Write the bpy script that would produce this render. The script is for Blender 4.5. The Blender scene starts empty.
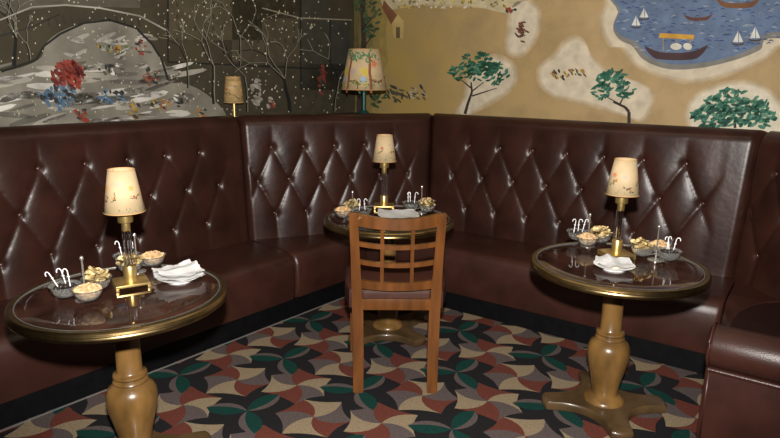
import bpy, bmesh, math, random
from mathutils import Vector, Matrix
PI = math.pi
R = random.Random(7)
scene = bpy.context.scene
COL = scene.collection

# ------------------------------------------------------------------ camera
CF, CP, CH, CR = 612.49, math.radians(13.136), 1.532, math.radians(0.717)
fwd = Vector((0, math.cos(CP), -math.sin(CP)))
r0 = Vector((1, 0, 0)); u0 = Vector((0, math.sin(CP), math.cos(CP)))
rgt = r0 * math.cos(CR) + u0 * math.sin(CR)
upv = -r0 * math.sin(CR) + u0 * math.cos(CR)
cam_d = bpy.data.cameras.new('camera'); cam = bpy.data.objects.new('camera', cam_d); COL.objects.link(cam)
cam_d.sensor_width = 36; cam_d.lens = 36 * CF / 780; cam_d.clip_start = .05
M = Matrix.Identity(4)
for i in range(3):
    M[i][0] = rgt[i]; M[i][1] = upv[i]; M[i][2] = -fwd[i]
M[2][3] = CH
cam.matrix_world = M
scene.camera = cam

# survey of the photograph: where the line of sight through a pixel meets a wall
def sight(px, py):
    return rgt * ((px - 390) / CF) + upv * (-(py - 219) / CF) + fwd

# ------------------------------------------------------------------ plan of the room
aA, oA = math.radians(51.224), 2.8149
aC, oC = math.radians(35.365), 3.4092
dA = Vector((math.cos(aA), math.sin(aA), 0)); nA = Vector((-math.sin(aA), math.cos(aA), 0))
dC = Vector((math.cos(aC), -math.sin(aC), 0)); nC = Vector((math.sin(aC), math.cos(aC), 0))
def PA(s, o, z=0): return dA * s + nA * (oA + o) + Vector((0, 0, z))
def PC(s, o, z=0): return dC * s + nC * (oC + o) + Vector((0, 0, z))
def corner(o):
    # meeting point of both lines at offset o
    det = nA.x * nC.y - nA.y * nC.x
    a, b = oA + o, oC + o
    return Vector(((a * nC.y - b * nA.y) / det, (nA.x * b - nC.x * a) / det, 0))
WALL = .9

# ------------------------------------------------------------------ materials
def mat(name, col, rough=.5, metal=0, var=0, scale=8, bump=0, bscale=60, spec=None, trans=0, ior=1.45, coat=0, stretch=None, detail=3, col2=None):
    m = bpy.data.materials.new(name); m.use_nodes = True
    nt = m.node_tree; b = nt.nodes['Principled BSDF']
    b.inputs['Base Color'].default_value = (*col, 1); b.inputs['Roughness'].default_value = rough
    b.inputs['Metallic'].default_value = metal; b.inputs['IOR'].default_value = ior
    b.inputs['Transmission Weight'].default_value = trans
    b.inputs['Coat Weight'].default_value = coat; b.inputs['Coat Roughness'].default_value = .08
    if spec is not None: b.inputs['Specular IOR Level'].default_value = spec
    tc = nt.nodes.new('ShaderNodeTexCoord'); mp = nt.nodes.new('ShaderNodeMapping')
    nt.links.new(tc.outputs['Object'], mp.inputs[0])
    if stretch: mp.inputs['Scale'].default_value = stretch
    if var or col2:
        n = nt.nodes.new('ShaderNodeTexNoise'); n.inputs['Scale'].default_value = scale; n.inputs['Detail'].default_value = detail
        nt.links.new(mp.outputs[0], n.inputs['Vector'])
        r = nt.nodes.new('ShaderNodeValToRGB')
        c2 = col2 or tuple(min(1, c * (1 + var)) for c in col)
        c1 = col if col2 else tuple(c * (1 - var) for c in col)
        r.color_ramp.elements[0].position = .32; r.color_ramp.elements[0].color = (*c1, 1)
        r.color_ramp.elements[1].position = .68; r.color_ramp.elements[1].color = (*c2, 1)
        nt.links.new(n.outputs['Fac'], r.inputs[0]); nt.links.new(r.outputs[0], b.inputs['Base Color'])
    if bump:
        n2 = nt.nodes.new('ShaderNodeTexNoise'); n2.inputs['Scale'].default_value = bscale; n2.inputs['Detail'].default_value = 2
        nt.links.new(tc.outputs['Object'], n2.inputs['Vector'])
        bp = nt.nodes.new('ShaderNodeBump'); bp.inputs['Strength'].default_value = bump; bp.inputs['Distance'].default_value = .01
        nt.links.new(n2.outputs['Fac'], bp.inputs['Height']); nt.links.new(bp.outputs[0], b.inputs['Normal'])
    return m

LEATHER = mat('oxblood_leather', (.026, .0090, .0062), .33, var=.3, scale=5, bump=.10, bscale=22, spec=.32)
LEATHER2 = mat('brown_leather', (.034, .0115, .008), .36, var=.25, scale=6, bump=.12, bscale=220, spec=.5)
LDARK = mat('dark_seat_leather', (.016, .006, .0045), .42, var=.2)
SEATL = mat('matt_seat_leather', (.045, .015, .010), .55, var=.2, scale=8, spec=.2)
BUTTON = mat('leather_button', (.06, .024, .018), .25, spec=.7)
PIPING = mat('leather_piping', (.04, .013, .009), .35)
BLACK = mat('black_kick_board', (.0025, .0025, .003), .6, var=.3, scale=20, spec=.15)
STEEL = mat('steel_strip', (.30, .29, .27), .4, metal=.6)
WOODT = mat('turned_maple', (.142, .075, .022), .3, var=.4, scale=11, coat=.3, stretch=(1, 1, .35))
WOODB = mat('dark_table_base', (.064, .038, .016), .35, var=.3, scale=9, coat=.2)
WOODC = mat('chair_wood', (.104, .036, .008), .33, var=.32, scale=22, coat=.3, stretch=(1, 1, .14))
TOP = mat('glassy_dark_tabletop', (.030, .012, .008), .035, var=.7, scale=9, detail=6, spec=.75)
BRASS = mat('antique_brass', (.30, .215, .10), .28, metal=1, var=.15, scale=30)
BRASSRING = mat('bronze_border', (.17, .095, .035), .25, metal=.7, var=.2, scale=30)
BRASSP = mat('polished_brass', (.66, .47, .18), .33, metal=.9)
SILVER = mat('silver_plate', (.66, .64, .60), .2, metal=.82)
BOWLG = mat('bowl_glass', (.93, .93, .90), .03, trans=.92, ior=1.46, bump=.04, bscale=60)
CLEAR = mat('clear_glass', (.95, .95, .95), .02, trans=1, ior=1.45)
EDGE = mat('glass_edge', (.22, .22, .20), .25, metal=.5)
CHINA = mat('white_china', (.86, .85, .83), .2)
PAPER = mat('white_paper', (.93, .93, .93), .8)
CANE = mat('white_plastic', (.85, .85, .87), .35)
GREEN_L = mat('dark_green_lamp_metal', (.012, .05, .045), .3, metal=.3)
LEDGE = mat('ledge_board', (.04, .02, .012), .5, var=.2)
CEIL = mat('ceiling_plaster', (.5, .46, .38), .9, var=.05)
CHIP = mat('potato_chip', (.80, .64, .33), .6, var=.25, scale=60)
NUT = mat('nut_mix', (.56, .37, .19), .6, var=.5, scale=55)
OLIVE = mat('black_olive', (.02, .014, .012), .2)
OLIVE2 = mat('green_olive', (.12, .1, .02), .25)

# painted colours: one material that reads a colour laid on the faces, with brushy variation
def paint_mat(name, rough=.75, var=.3, nscale=14):
    m = bpy.data.materials.new(name); m.use_nodes = True; nt = m.node_tree; b = nt.nodes['Principled BSDF']
    at = nt.nodes.new('ShaderNodeAttribute'); at.attribute_name = 'Col'
    tc = nt.nodes.new('ShaderNodeTexCoord'); n = nt.nodes.new('ShaderNodeTexNoise'); n.inputs['Scale'].default_value = nscale; n.inputs['Detail'].default_value = 5
    nt.links.new(tc.outputs['Object'], n.inputs['Vector'])
    mr = nt.nodes.new('ShaderNodeMapRange'); mr.inputs['From Min'].default_value = .3; mr.inputs['From Max'].default_value = .7
    mr.inputs['To Min'].default_value = 1 - var; mr.inputs['To Max'].default_value = 1 + var
    nt.links.new(n.outputs['Fac'], mr.inputs['Value'])
    mx = nt.nodes.new('ShaderNodeVectorMath'); mx.operation = 'SCALE'
    nt.links.new(at.outputs['Color'], mx.inputs[0]); nt.links.new(mr.outputs[0], mx.inputs['Scale'])
    nt.links.new(mx.outputs[0], b.inputs['Base Color']); b.inputs['Roughness'].default_value = rough
    b.inputs['Specular IOR Level'].default_value = .2
    return m
PAINT = paint_mat('mural_paint', var=.17)
SNOWP = paint_mat('mural_snow_paint', var=.35, nscale=5)
SHADEP = paint_mat('shade_ink', var=.1)

def wall_paint(name, c1, c2, c3, axis_dir, s0, s1):
    m = bpy.data.materials.new(name); m.use_nodes = True; nt = m.node_tree; b = nt.nodes['Principled BSDF']
    b.inputs['Roughness'].default_value = .75; b.inputs['Specular IOR Level'].default_value = .2
    tc = nt.nodes.new('ShaderNodeTexCoord')
    dt = nt.nodes.new('ShaderNodeVectorMath'); dt.operation = 'DOT_PRODUCT'; dt.inputs[1].default_value = axis_dir
    nt.links.new(tc.outputs['Object'], dt.inputs[0])
    n0 = nt.nodes.new('ShaderNodeTexNoise'); n0.inputs['Scale'].default_value = 1.3; n0.inputs['Detail'].default_value = 4
    nt.links.new(tc.outputs['Object'], n0.inputs['Vector'])
    ad = nt.nodes.new('ShaderNodeMath'); ad.operation = 'MULTIPLY_ADD'; ad.inputs[1].default_value = 1.2
    nt.links.new(n0.outputs['Fac'], ad.inputs[0]); nt.links.new(dt.outputs['Value'], ad.inputs[2])
    mr = nt.nodes.new('ShaderNodeMapRange'); mr.inputs['From Min'].default_value = s0 + .6; mr.inputs['From Max'].default_value = s1 + .6
    nt.links.new(ad.outputs[0], mr.inputs['Value'])
    mx = nt.nodes.new('ShaderNodeMix'); mx.data_type = 'RGBA'
    mx.inputs[6].default_value = (*c1, 1); mx.inputs[7].default_value = (*c2, 1)
    nt.links.new(mr.outputs[0], mx.inputs[0])
    n1 = nt.nodes.new('ShaderNodeTexNoise'); n1.inputs['Scale'].default_value = 3.2; n1.inputs['Detail'].default_value = 9; n1.inputs['Roughness'].default_value = .62
    nt.links.new(tc.outputs['Object'], n1.inputs['Vector'])
    r1 = nt.nodes.new('ShaderNodeMapRange'); r1.inputs['From Min'].default_value = .42; r1.inputs['From Max'].default_value = .72
    nt.links.new(n1.outputs['Fac'], r1.inputs['Value'])
    m2 = nt.nodes.new('ShaderNodeMix'); m2.data_type = 'RGBA'; m2.inputs[7].default_value = (*c3, 1)
    nt.links.new(r1.outputs[0], m2.inputs[0]); nt.links.new(mx.outputs[2], m2.inputs[6])
    nt.links.new(m2.outputs[2], b.inputs['Base Color'])
    return m
WALLA = wall_paint('night_mural_ground', (.052, .043, .025), (.046, .038, .022), (.026, .022, .015), tuple(dA), 0, 4)
WALLC = wall_paint('ochre_mural_ground', (.27, .185, .048), (.36, .255, .130), (.235, .170, .085), tuple(dC), -3.3, -1.4)

# carpet yarns
def yarn(name, c):
    m = mat(name, c, .95, var=.22, scale=120, bump=.3, bscale=350, spec=.1); return m
YARNS = [yarn('charcoal_yarn', (.013, .012, .0135)), yarn('sand_yarn', (.215, .165, .105)), yarn('rust_yarn', (.105, .031, .022)),
         yarn('mauve_yarn', (.082, .064, .062)), yarn('green_yarn', (.006, .034, .027))]

# ------------------------------------------------------------------ helpers
def link(name, bm, m, parent=None, smooth=True, angle=None):
    me = bpy.data.meshes.new(name); bmesh.ops.recalc_face_normals(bm, faces=bm.faces[:]) if angle != 'keep' else None
    bm.to_mesh(me); bm.free()
    for x in (m if isinstance(m, (list, tuple)) else [m]): me.materials.append(x)
    if smooth:
        for p in me.polygons: p.use_smooth = True
        if angle not in (None, 'keep'):
            me.set_sharp_from_angle(angle=math.radians(angle))
    o = bpy.data.objects.new(name, me); COL.objects.link(o)
    if parent: o.parent = parent
    return o
def tag(o, label, cat, group=None, kind=None):
    o['label'] = label; o['category'] = cat
    if group: o['group'] = group
    if kind: o['kind'] = kind
    return o
def thing(name, label, cat, loc=(0, 0, 0), rz=0, group=None):
    o = bpy.data.objects.new(name, None); COL.objects.link(o); o.empty_display_size = .1
    o.location = loc; o.rotation_euler = (0, 0, rz)
    return tag(o, label, cat, group)
def struct(name, bm, m, smooth=False):
    o = link(name, bm, m, None, smooth, 'keep'); o['kind'] = 'structure'; return o
def dup(root, loc, rz, label, group=None):
    def cp(o, par):
        c = o.copy(); COL.objects.link(c); c.parent = par
        for k in o.children: cp(k, c)
        return c
    r = cp(root, None); r.location = loc; r.rotation_euler = (0, 0, rz); r['label'] = label
    if group: r['group'] = group
    return r
def lathe(bm, prof, seg=40, c=(0, 0, 0), cap=True):
    rings = []
    for (r, z) in prof:
        rings.append([bm.verts.new((c[0] + r * math.cos(2 * PI * k / seg), c[1] + r * math.sin(2 * PI * k / seg), c[2] + z)) for k in range(seg)])
    for a, b in zip(rings, rings[1:]):
        for k in range(seg):
            bm.faces.new((a[k], a[(k + 1) % seg], b[(k + 1) % seg], b[k]))
    if cap:
        bm.faces.new(rings[0][::-1]); bm.faces.new(rings[-1])
    return bm
def box(bm, c, s, mtx=None, bev=0, seg=2):
    g = bmesh.ops.create_cube(bm, size=1)
    vs = g['verts']
    for v in vs:
        v.co = Vector((v.co.x * s[0], v.co.y * s[1], v.co.z * s[2])) + Vector(c)
        if mtx: v.co = mtx @ v.co
    if bev:
        es = list({e for v in vs for e in v.link_edges})
        bmesh.ops.bevel(bm, geom=es, offset=bev, segments=seg, profile=.6, affect='EDGES')
    return bm
def tube(bm, pts, rad, seg=8, closed=False):
    pts = [Vector(p) for p in pts]; n = len(pts); rings = []
    for i, p in enumerate(pts):
        a = pts[max(i - 1, 0)]; b = pts[min(i + 1, n - 1)]
        t = (b - a).normalized()
        ref = Vector((0, 0, 1)) if abs(t.z) < .9 else Vector((1, 0, 0))
        x = t.cross(ref).normalized(); y = t.cross(x)
        r = rad[i] if isinstance(rad, (list, tuple)) else rad
        rings.append([bm.verts.new(p + x * r * math.cos(2 * PI * k / seg) + y * r * math.sin(2 * PI * k / seg)) for k in range(seg)])
    for a, b in zip(rings, rings[1:]):
        for k in range(seg): bm.faces.new((a[k], a[(k + 1) % seg], b[(k + 1) % seg], b[k]))
    bm.faces.new(rings[0][::-1]); bm.faces.new(rings[-1])
    return bm
def sweep_bar(bm, pts, w, d, updir=Vector((0, 0, 1)), side=None):
    """rectangular bar along pts; pts are (Vector centre, width vec, depth vec)"""
    rings = []
    for (p, x, y) in pts:
        rings.append([bm.verts.new(p + x * sx * .5 + y * sy * .5) for sx, sy in ((-1, -1), (1, -1), (1, 1), (-1, 1))])
    for a, b in zip(rings, rings[1:]):
        for k in range(4): bm.faces.new((a[k], a[(k + 1) % 4], b[(k + 1) % 4], b[k]))
    bm.faces.new(rings[0][::-1]); bm.faces.new(rings[-1])
    return bm
def quad(bm, pts): return bm.faces.new([bm.verts.new(p) for p in pts])

# ------------------------------------------------------------------ room shell
kc = corner(WALL)
A_END = PA(-1.6, WALL); C_END = PC(1.9, WALL)
ZT = 2.75
def wall_bm(p, q, t):
    bm = bmesh.new(); n = (q - p).cross(Vector((0, 0, 1))).normalized()
    if n.dot(Vector((p.x + q.x, p.y + q.y, 0))) < 0: n = -n
    pts = [p, q, q + n * t, p + n * t]
    lo = [bm.verts.new((v.x, v.y, 0)) for v in pts]; hi = [bm.verts.new((v.x, v.y, ZT)) for v in pts]
    for k in range(4): bm.faces.new((lo[k], lo[(k + 1) % 4], hi[(k + 1) % 4], hi[k]))
    bm.faces.new(lo[::-1]); bm.faces.new(hi)
    return bm
def fixn(bm): bmesh.ops.recalc_face_normals(bm, faces=bm.faces[:]); return bm
struct('wall_left', fixn(wall_bm(A_END, kc, .12)), WALLA)
struct('wall_right', fixn(wall_bm(kc, C_END, .12)), WALLC)
bm = bmesh.new(); box(bm, (0, 1.8, ZT + .05), (9, 9.4, .1)); struct('ceiling', bm, CEIL)

# carpet: charcoal ground with honeycomb of pinwheel stars
bm = bmesh.new()
FZ = .0
quad(bm, [(-4.5, -2, FZ), (4.5, -2, FZ), (4.5, 6.4, FZ), (-4.5, 6.4, FZ)])
la = .318; e1 = Vector((math.cos(math.radians(-8)), math.sin(math.radians(-8)), 0)) * la
e2 = Vector((math.cos(math.radians(52)), math.sin(math.radians(52)), 0)) * la
org = Vector((.680, 2.948, .0006))
def blade(pts, mi):
    f = bm.faces.new([bm.verts.new(p) for p in pts]); f.material_index = mi
    f.normal_update()
    if f.normal.z < 0: f.normal_flip()
def pol(c, r, a): return c + Vector((r * math.cos(a), r * math.sin(a), 0))
for i in range(-14, 15):
    for j in range(-14, 15):
        c = org + e1 * i + e2 * j
        if not (-2.4 < c.x < 2.4 and .2 < c.y < 4.7): continue
        ty = (i - j) % 3
        c = c + Vector((0, 0, .0004 * ty))
        if ty < 2:
            rt = .182
            tips = [math.radians(a + 180 * h) for h in (0, 1) for a in ((49, 117, 171) if ty == 0 else (23, 95, 145))]
            cols = (3, 1, 2) if ty == 0 else (1, 2, 3); sw = -.72 if ty == 0 else .72
            for k in range(6):
                ta = tips[k]; tb = tips[k - 1] - (2 * PI if k == 0 else 0); N = 7
                pts = [c]
                for q in range(1, N + 1):
                    u = q / N; pts.append(pol(c, rt * u, ta + sw * (1 - u)))
                for q in range(1, 6):
                    v = q / 6
                    P = pol(c, rt, ta).lerp(pol(c, rt, tb), v)
                    pts.append(P.lerp(c, (.10 * 4) * v * (1 - v)))
                for q in range(N, 0, -1):
                    u = q / N; pts.append(pol(c, rt * u, tb + sw * (1 - u)))
                blade(pts, cols[k % 3])
        else:
            for k in range(3):
                ta = math.radians(52 + 120 * k); rt = .20; N = 8
                midc = [pol(c, rt * q / N, ta - .42 * (1 - q / N)) for q in range(1, N + 1)]
                up = [pol(c, rt * q / N, ta + .80 * (1 - q / N) ** .7) for q in range(1, N)]
                dn = [pol(c, rt * q / N, ta - .95 * (1 - q / N) ** .8) for q in range(1, N)]
                blade([c] + midc + up[::-1], 4)
                blade([c] + midc + dn[::-1], 3)
floor = struct('floor', bm, YARNS)

# ------------------------------------------------------------------ banquettes
def seat_loft(bm, st, z0=.11):
    # st: list of (front point, back point)
    rings = []
    prof = [(.03, z0), (.008, z0 + .01), (0, .16), (-.006, .25), (-.002, .34), (.008, .378), (.028, .402), (.06, .414), (.12, .42)]
    for F, K in st:
        d = (K - F); L = d.length; d = d / L
        ring = [F + d * o + Vector((0, 0, z)) for o, z in prof]
        for t, z in ((.4, .425), (.7, .424), (1.0, .418)):
            ring.append(F + d * (.12 + (L - .12) * t) + Vector((0, 0, z)))
        ring.append(K + Vector((0, 0, z0)))
        rings.append([bm.verts.new(p) for p in ring])
    for a, b in zip(rings, rings[1:]):
        for k in range(len(a) - 1): bm.faces.new((a[k], b[k], b[k + 1], a[k + 1]))
        bm.faces.new((a[-1], b[-1], b[0], a[0]))
    bm.faces.new(rings[0]); bm.faces.new(rings[-1][::-1])
    return bm
def inset_stations(st):
    # round the two ends of a cushion a little so that neighbours meet in a seam
    out = []
    n = len(st)
    for i, (F, K) in enumerate(st): out.append((F, K))
    d0 = (st[1][0] - st[0][0]).normalized(); d1 = (st[-2][0] - st[-1][0]).normalized()
    s0 = st[0]; s1 = st[-1]
    first = [(s0[0] + d0 * .004 + (s0[1] - s0[0]).normalized() * .022, s0[1] + d0 * .004), (s0[0] + d0 * .010 + (s0[1] - s0[0]).normalized() * .008, s0[1] + d0 * .01), (s0[0] + d0 * .03, s0[1] + d0 * .03)]
    last = [(s1[0] + d1 * .03, s1[1] + d1 * .03), (s1[0] + d1 * .010 + (s1[1] - s1[0]).normalized() * .008, s1[1] + d1 * .01), (s1[0] + d1 * .004 + (s1[1] - s1[0]).normalized() * .022, s1[1] + d1 * .004)]
    return first + st[1:-1] + last
def interp(st, n):
    out = []
    for (F, K), (F2, K2) in zip(st, st[1:]):
        for q in range(n): out.append((F.lerp(F2, q / n), K.lerp(K2, q / n)))
    out.append(st[-1]); return out
def kick(bm, pts):
    # board standing on the carpet line, .11 high
    for p, q in zip(pts, pts[1:]):
        n = Vector((-(q - p).y, (q - p).x, 0)).normalized()
        a, b = p + n * .012, q + n * .012
        vs = [bm.verts.new(v + Vector((0, 0, z))) for z in (0.001, .118) for v in (a, b, b + n * .03, a + n * .03)]
        for k in range(4): bm.faces.new((vs[k], vs[(k + 1) % 4], vs[4 + (k + 1) % 4], vs[4 + k]))
        bm.faces.new(vs[4:]); bm.faces.new(vs[:4][::-1])
    return bm

ROWS = (1.045, .823, .592); RH = .2265; AMP = .023
def backrest(name, P0, d, n, L, k0, k1, lat, w, off, parent, rows=ROWS, nb=True):
    """P0: start of the face line (offset .56); lat: start of lattice along s for upper row; rounded pleated cushion"""
    prof = []
    for q in range(64):
        z = .40 + (1.19 - .40) * q / 63; prof.append((.49 + .075 * (z - .40) / .79, z))
    for q in range(1, 9):
        a = PI * .62 * q / 8 ; prof.append((.565 + .062 * (1 - math.cos(a)), 1.19 + .073 * math.sin(min(a, PI * .5)) - (.012 * (a - PI * .5) if a > PI * .5 else 0)))
    prof += [(.668, 1.235), (.672, 1.19), (.672, 1.0), (.672, .40)]
    bl = {}
    cols = [lat + w * k for k in range(40) if lat + w * k < L - off]
    lo, hi = cols[0], cols[-1]
    NU = int(L / .0115)
    bm = bmesh.new(); grid = []
    def pill(s, z):
        x = (s - lat) / w; y = (ROWS[0] - z) / RH
        yc = min(max(y, 0), 2)
        a = x + yc / 2; b = x - yc / 2
        v = abs(math.sin(PI * a) * math.sin(PI * b)) ** .25
        # outside of the button field the pleats run out
        if y < 0: v = v + (1 - v) * min(1, (-y * RH / .17)) ** .8
        if y > 2: v = v + (1 - v) * min(1, ((y - 2) * RH / .20)) ** .9 * .6
        ex = max(lo - w * .5 - s, s - hi - w * .5, 0)
        if ex > 0: v = v + (1 - v) * min(1, ex / .10)
        dm = 0
        for r, zr in enumerate(ROWS):
            l0 = lat + (w * .5 if r == 1 else 0)
            k = round((s - l0) / w); sb = l0 + k * w
            if sb < lo - w * .6 or sb > hi + w * .6: continue
            q2 = ((s - sb) ** 2 + (z - zr) ** 2) / .022 ** 2
            if q2 < 8: dm = max(dm, math.exp(-q2))
        return AMP * v - .012 * dm
    for iu in range(NU + 1):
        u = iu / NU; s = L * u; row = []
        e = min(s, L - s); ed = .028 * (max(0, 1 - e / .035)) ** 2.0
        for (o, z) in prof:
            dis = 0
            if z < 1.26 and o < .60:
                f = 1
                if o > .565: f = max(0, 1 - (o - .565) / .035)
                dis = pill(s, z) * f
            oo = o - dis + ed; zz = z - (ed * .8 if z > 1.2 else 0)
            ss = s + (oo - .56) * (k1 * u - k0 * (1 - u))
            row.append(bm.verts.new(P0 + d * ss + n * (oo - .56) + Vector((0, 0, zz))))
        grid.append(row)
    for a, b in zip(grid, grid[1:]):
        for k in range(len(a) - 1): bm.faces.new((a[k], b[k], b[k + 1], a[k + 1]))
    bm.faces.new(grid[0]); bm.faces.new(grid[-1][::-1])
    br = link(name, bm, LEATHER, parent)
    for r, zr in enumerate(ROWS):
        l0 = lat + (w * .5 if r == 1 else 0)
        for k in range(-1, 40):
            sb = l0 + k * w
            if sb < off - .02 or sb > L - off + .02: continue
            b2 = bmesh.new()
            lathe(b2, [(.0125, -.004), (.0125, .001), (.010, .005), (.005, .0072), (.001, .0078)], 14)
            o = .49 + .075 * (zr - .40) / .79 + .006
            pos = P0 + d * (sb + (o - .56) * 0) + n * (o - .56) + Vector((0, 0, zr))
            ax = -n; x = d; y = ax.cross(x)
            mt = Matrix((x, y, ax)).transposed()
            for v in b2.verts: v.co = mt @ v.co + pos
            link('button', b2, BUTTON, br)
    return br
tl = lambda deg: math.tan(math.radians(deg) / 2)
pAB = PA(2.59, .56); pBC = PC(-2.446, .56)
dB = (pBC - pAB).normalized(); nB = Vector((-dB.y, dB.x, 0))
angB = math.degrees(math.atan2(dB.y, dB.x))
tAB = tl(51.224 - angB); tBC = tl(angB + 35.365); tCD = tl(45)
ck = corner(.58)
# left run
A0 = -.75
qa = thing('banquette', 'long brown leather tufted banquette along the left wall below the snowy painting', 'banquette', PA(A0, 0), 0, None)
qa.location = (0, 0, 0)
backrest('backrest', PA(A0, .56), dA, nA, 2.59 - A0, 0, tAB, 1.30 - A0 - .24 * 8, .24, .12, qa)
st = [(PA(A0, 0), PA(A0, .60)), (PA(2.55, 0), PA(2.55, .60))]
link('seat', seat_loft(bmesh.new(), inset_stations(interp(st, 12))), LEATHER2, qa, angle=50)
link('kick_plate', kick(bmesh.new(), [PA(A0, 0), PA(2.55, 0)]), BLACK, qa, False)
# corner piece
qb = thing('banquette', 'tufted brown leather corner banquette in the angle of the room behind the wooden chair', 'banquette')
backrest('backrest', pAB, dB, nB, (pBC - pAB).length, tAB, tBC, .2, .225, .12, qb)
k0 = corner(0)
Lb = (pBC - pAB).length
def bk(t): return pAB + dB * (Lb * t) + nB * .04
st = [(PA(2.552, 0), PA(2.57, .60)), (PA(2.90, 0), bk(.30)), (PA(3.10, .0), bk(.52)), (k0 + Vector((0.0, -.03, 0)), bk(.72)), (PC(-2.50, 0), bk(.88)), (PC(-2.40, 0), PC(-2.42, .60))]
link('seat', seat_loft(bmesh.new(), inset_stations(interp(st, 3))), LEATHER2, qb, angle=50)
link('kick_plate', kick(bmesh.new(), [PA(2.55, 0), k0 + Vector((0, 0, 0)), PC(-2.40, 0)]), BLACK, qb, False)
# right run
qc = thing('banquette', 'long brown leather tufted banquette along the right wall behind the right table', 'banquette')
backrest('backrest', pBC, dC, nC, 2.446 - .31, tBC, tCD, -2.115 + 2.446, .242, .12, qc)
st = [(PC(-2.395, 0), PC(-2.42, .60)), (PC(-.315, 0), PC(-.315, .60))]
link('seat', seat_loft(bmesh.new(), inset_stations(interp(st, 12))), LEATHER2, qc, angle=50)
link('kick_plate', kick(bmesh.new(), [PC(-2.40, 0), PC(-.31, 0)]), BLACK, qc, False)
# return with the arm
dD = (dC - nC).normalized(); nD = (dC + nC).normalized()
qd = thing('banquette', 'leather banquette returning at right with a rolled arm in the foreground', 'banquette')
pCD = PC(-.31, .56)
backrest('backrest', pCD, dD, nD, .80, tCD, tCD, .16, .24, .12, qd)
pDE = pCD + dD * .80
sE, oE = pDE.dot(dC), pDE.dot(nC) - oC
# short stretch of back toward the arm
backrest('side_backrest', pDE, -nC, dC, oE + .89, tCD, 0, .2, .24, .12, qd)
st = [(PC(-.31, -.005), PC(-.31, .60)), (PC(-.31, -.03), PC(-.12, .42)), (PC(-.302, -.10), PC(.10, .18)), (PC(-.275, -.22), PC(sE + .03, .02)), (PC(-.258, -.74), PC(sE + .03, -.74))]
bm = seat_loft(bmesh.new(), interp(st, 3))
sd = link('seat', bm, LEATHER2, qd, angle=50)
# piped edge of the inner seat pad
ctl = [(-.235, -.72), (-.24, -.5), (-.245, -.36), (-.249, -.26), (-.235, -.12), (-.20, .011), (-.15, .105), (-.083, .172), (0, .18), (.09, .12), (.17, .03), (.22, -.06), (.23, -.2), (.23, -.45), (.23, -.72)]
pp = [PC(a, b, .4285) for a, b in ctl]
link('piping', tube(bmesh.new(), pp, .005, 8), PIPING, sd)
bm = bmesh.new(); f = bm.faces.new([bm.verts.new(p + Vector((0, 0, .001))) for p in pp])
link('seat_pad', bm, LDARK, sd, False)
bm = kick(bmesh.new(), [PC(-.30, -.03), PC(-.262, -.25), PC(-.25, -.74)])
link('kick_plate', bm, BLACK, qd, False)
# arm: upright panel with rolled top, its face looking to the camera
def arm():
    sL = -.262
    prof = []  # (o, z) around section: panel front at o=-.88
    oc, zc, rr = -.805, .502, .086
    bm = bmesh.new()
    for a in range(0, 29):
        t = math.radians(-125 + 320 * a / 28 + 0)
        prof.append((oc - rr * math.cos(t) * 1.0, zc + rr * math.sin(t)))
    rings = []
    for s, k in ((sL - .012, .80), (sL - .006, .93), (sL + .012, 1.0), (sL + .3, 1.0), (1.2, 1.0)):
        rings.append([bm.verts.new(PC(s, oc + (o - oc) * k, zc + (z - zc) * k)) for o, z in prof])
    for a, b in zip(rings, rings[1:]):
        for k in range(len(a) - 1): bm.faces.new((a[k], b[k], b[k + 1], a[k + 1]))
        bm.faces.new((a[-1], b[-1], b[0], a[0]))
    bm.faces.new(rings[0]); bm.faces.new(rings[-1][::-1])
    ar = link('arm_roll', bm, LEATHER2, qd, angle=60)
    bm = bmesh.new()
    for s in (sL - .012,):
        ring = [PC(s + .012, oc - (rr + .002) * math.cos(t), zc + (rr + .002) * math.sin(t)) for t in [math.radians(-60 + 260 * q / 24) for q in range(25)]]
        tube(bm, ring, .005, 8)
    link('piping', bm, PIPING, ar)
    bm = bmesh.new()
    c = PC(0, 0, 0); mt = Matrix((dC, nC, Vector((0, 0, 1)))).transposed().to_4x4(); mt.translation = nC * oC
    box(bm, ((sL + 1.2) / 2 - .004, -.81, .268), (1.2 - sL, .13, .326), mt, .012, 3)
    pn = link('arm_panel', bm, LEATHER2, qd, angle=40)
    bm = bmesh.new()
    tube(bm, [PC(sL + .010, -.872, .12), PC(sL + .010, -.872, .41)], .005, 8)
    link('piping', bm, PIPING, pn)
    bm = bmesh.new(); tube(bm, [PC(sL + .010, -.878, .420), PC(1.2, -.878, .420)], .004, 8)
    link('piping', bm, PIPING, pn)
    bm = bmesh.new(); box(bm, ((sL + 1.2) / 2 + .02, -.81, .057), (1.2 - sL - .02, .10, .112), mt)
    link('kick_plate', bm, BLACK, qd, False)
    for o in (-.50, -.545):
        bm = bmesh.new(); lathe(bm, [(.010, 0), (.010, .004), (.006, .008), (.001, .009)], 12)
        q = PC(-.262, o, .06)
        m3 = Matrix((nC, Vector((0, 0, 1)), -dC)).transposed()
        for v in bm.verts: v.co = m3 @ v.co + q + dC * 0.007
        link('screw_head', bm, STEEL, qd)
arm()
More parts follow.
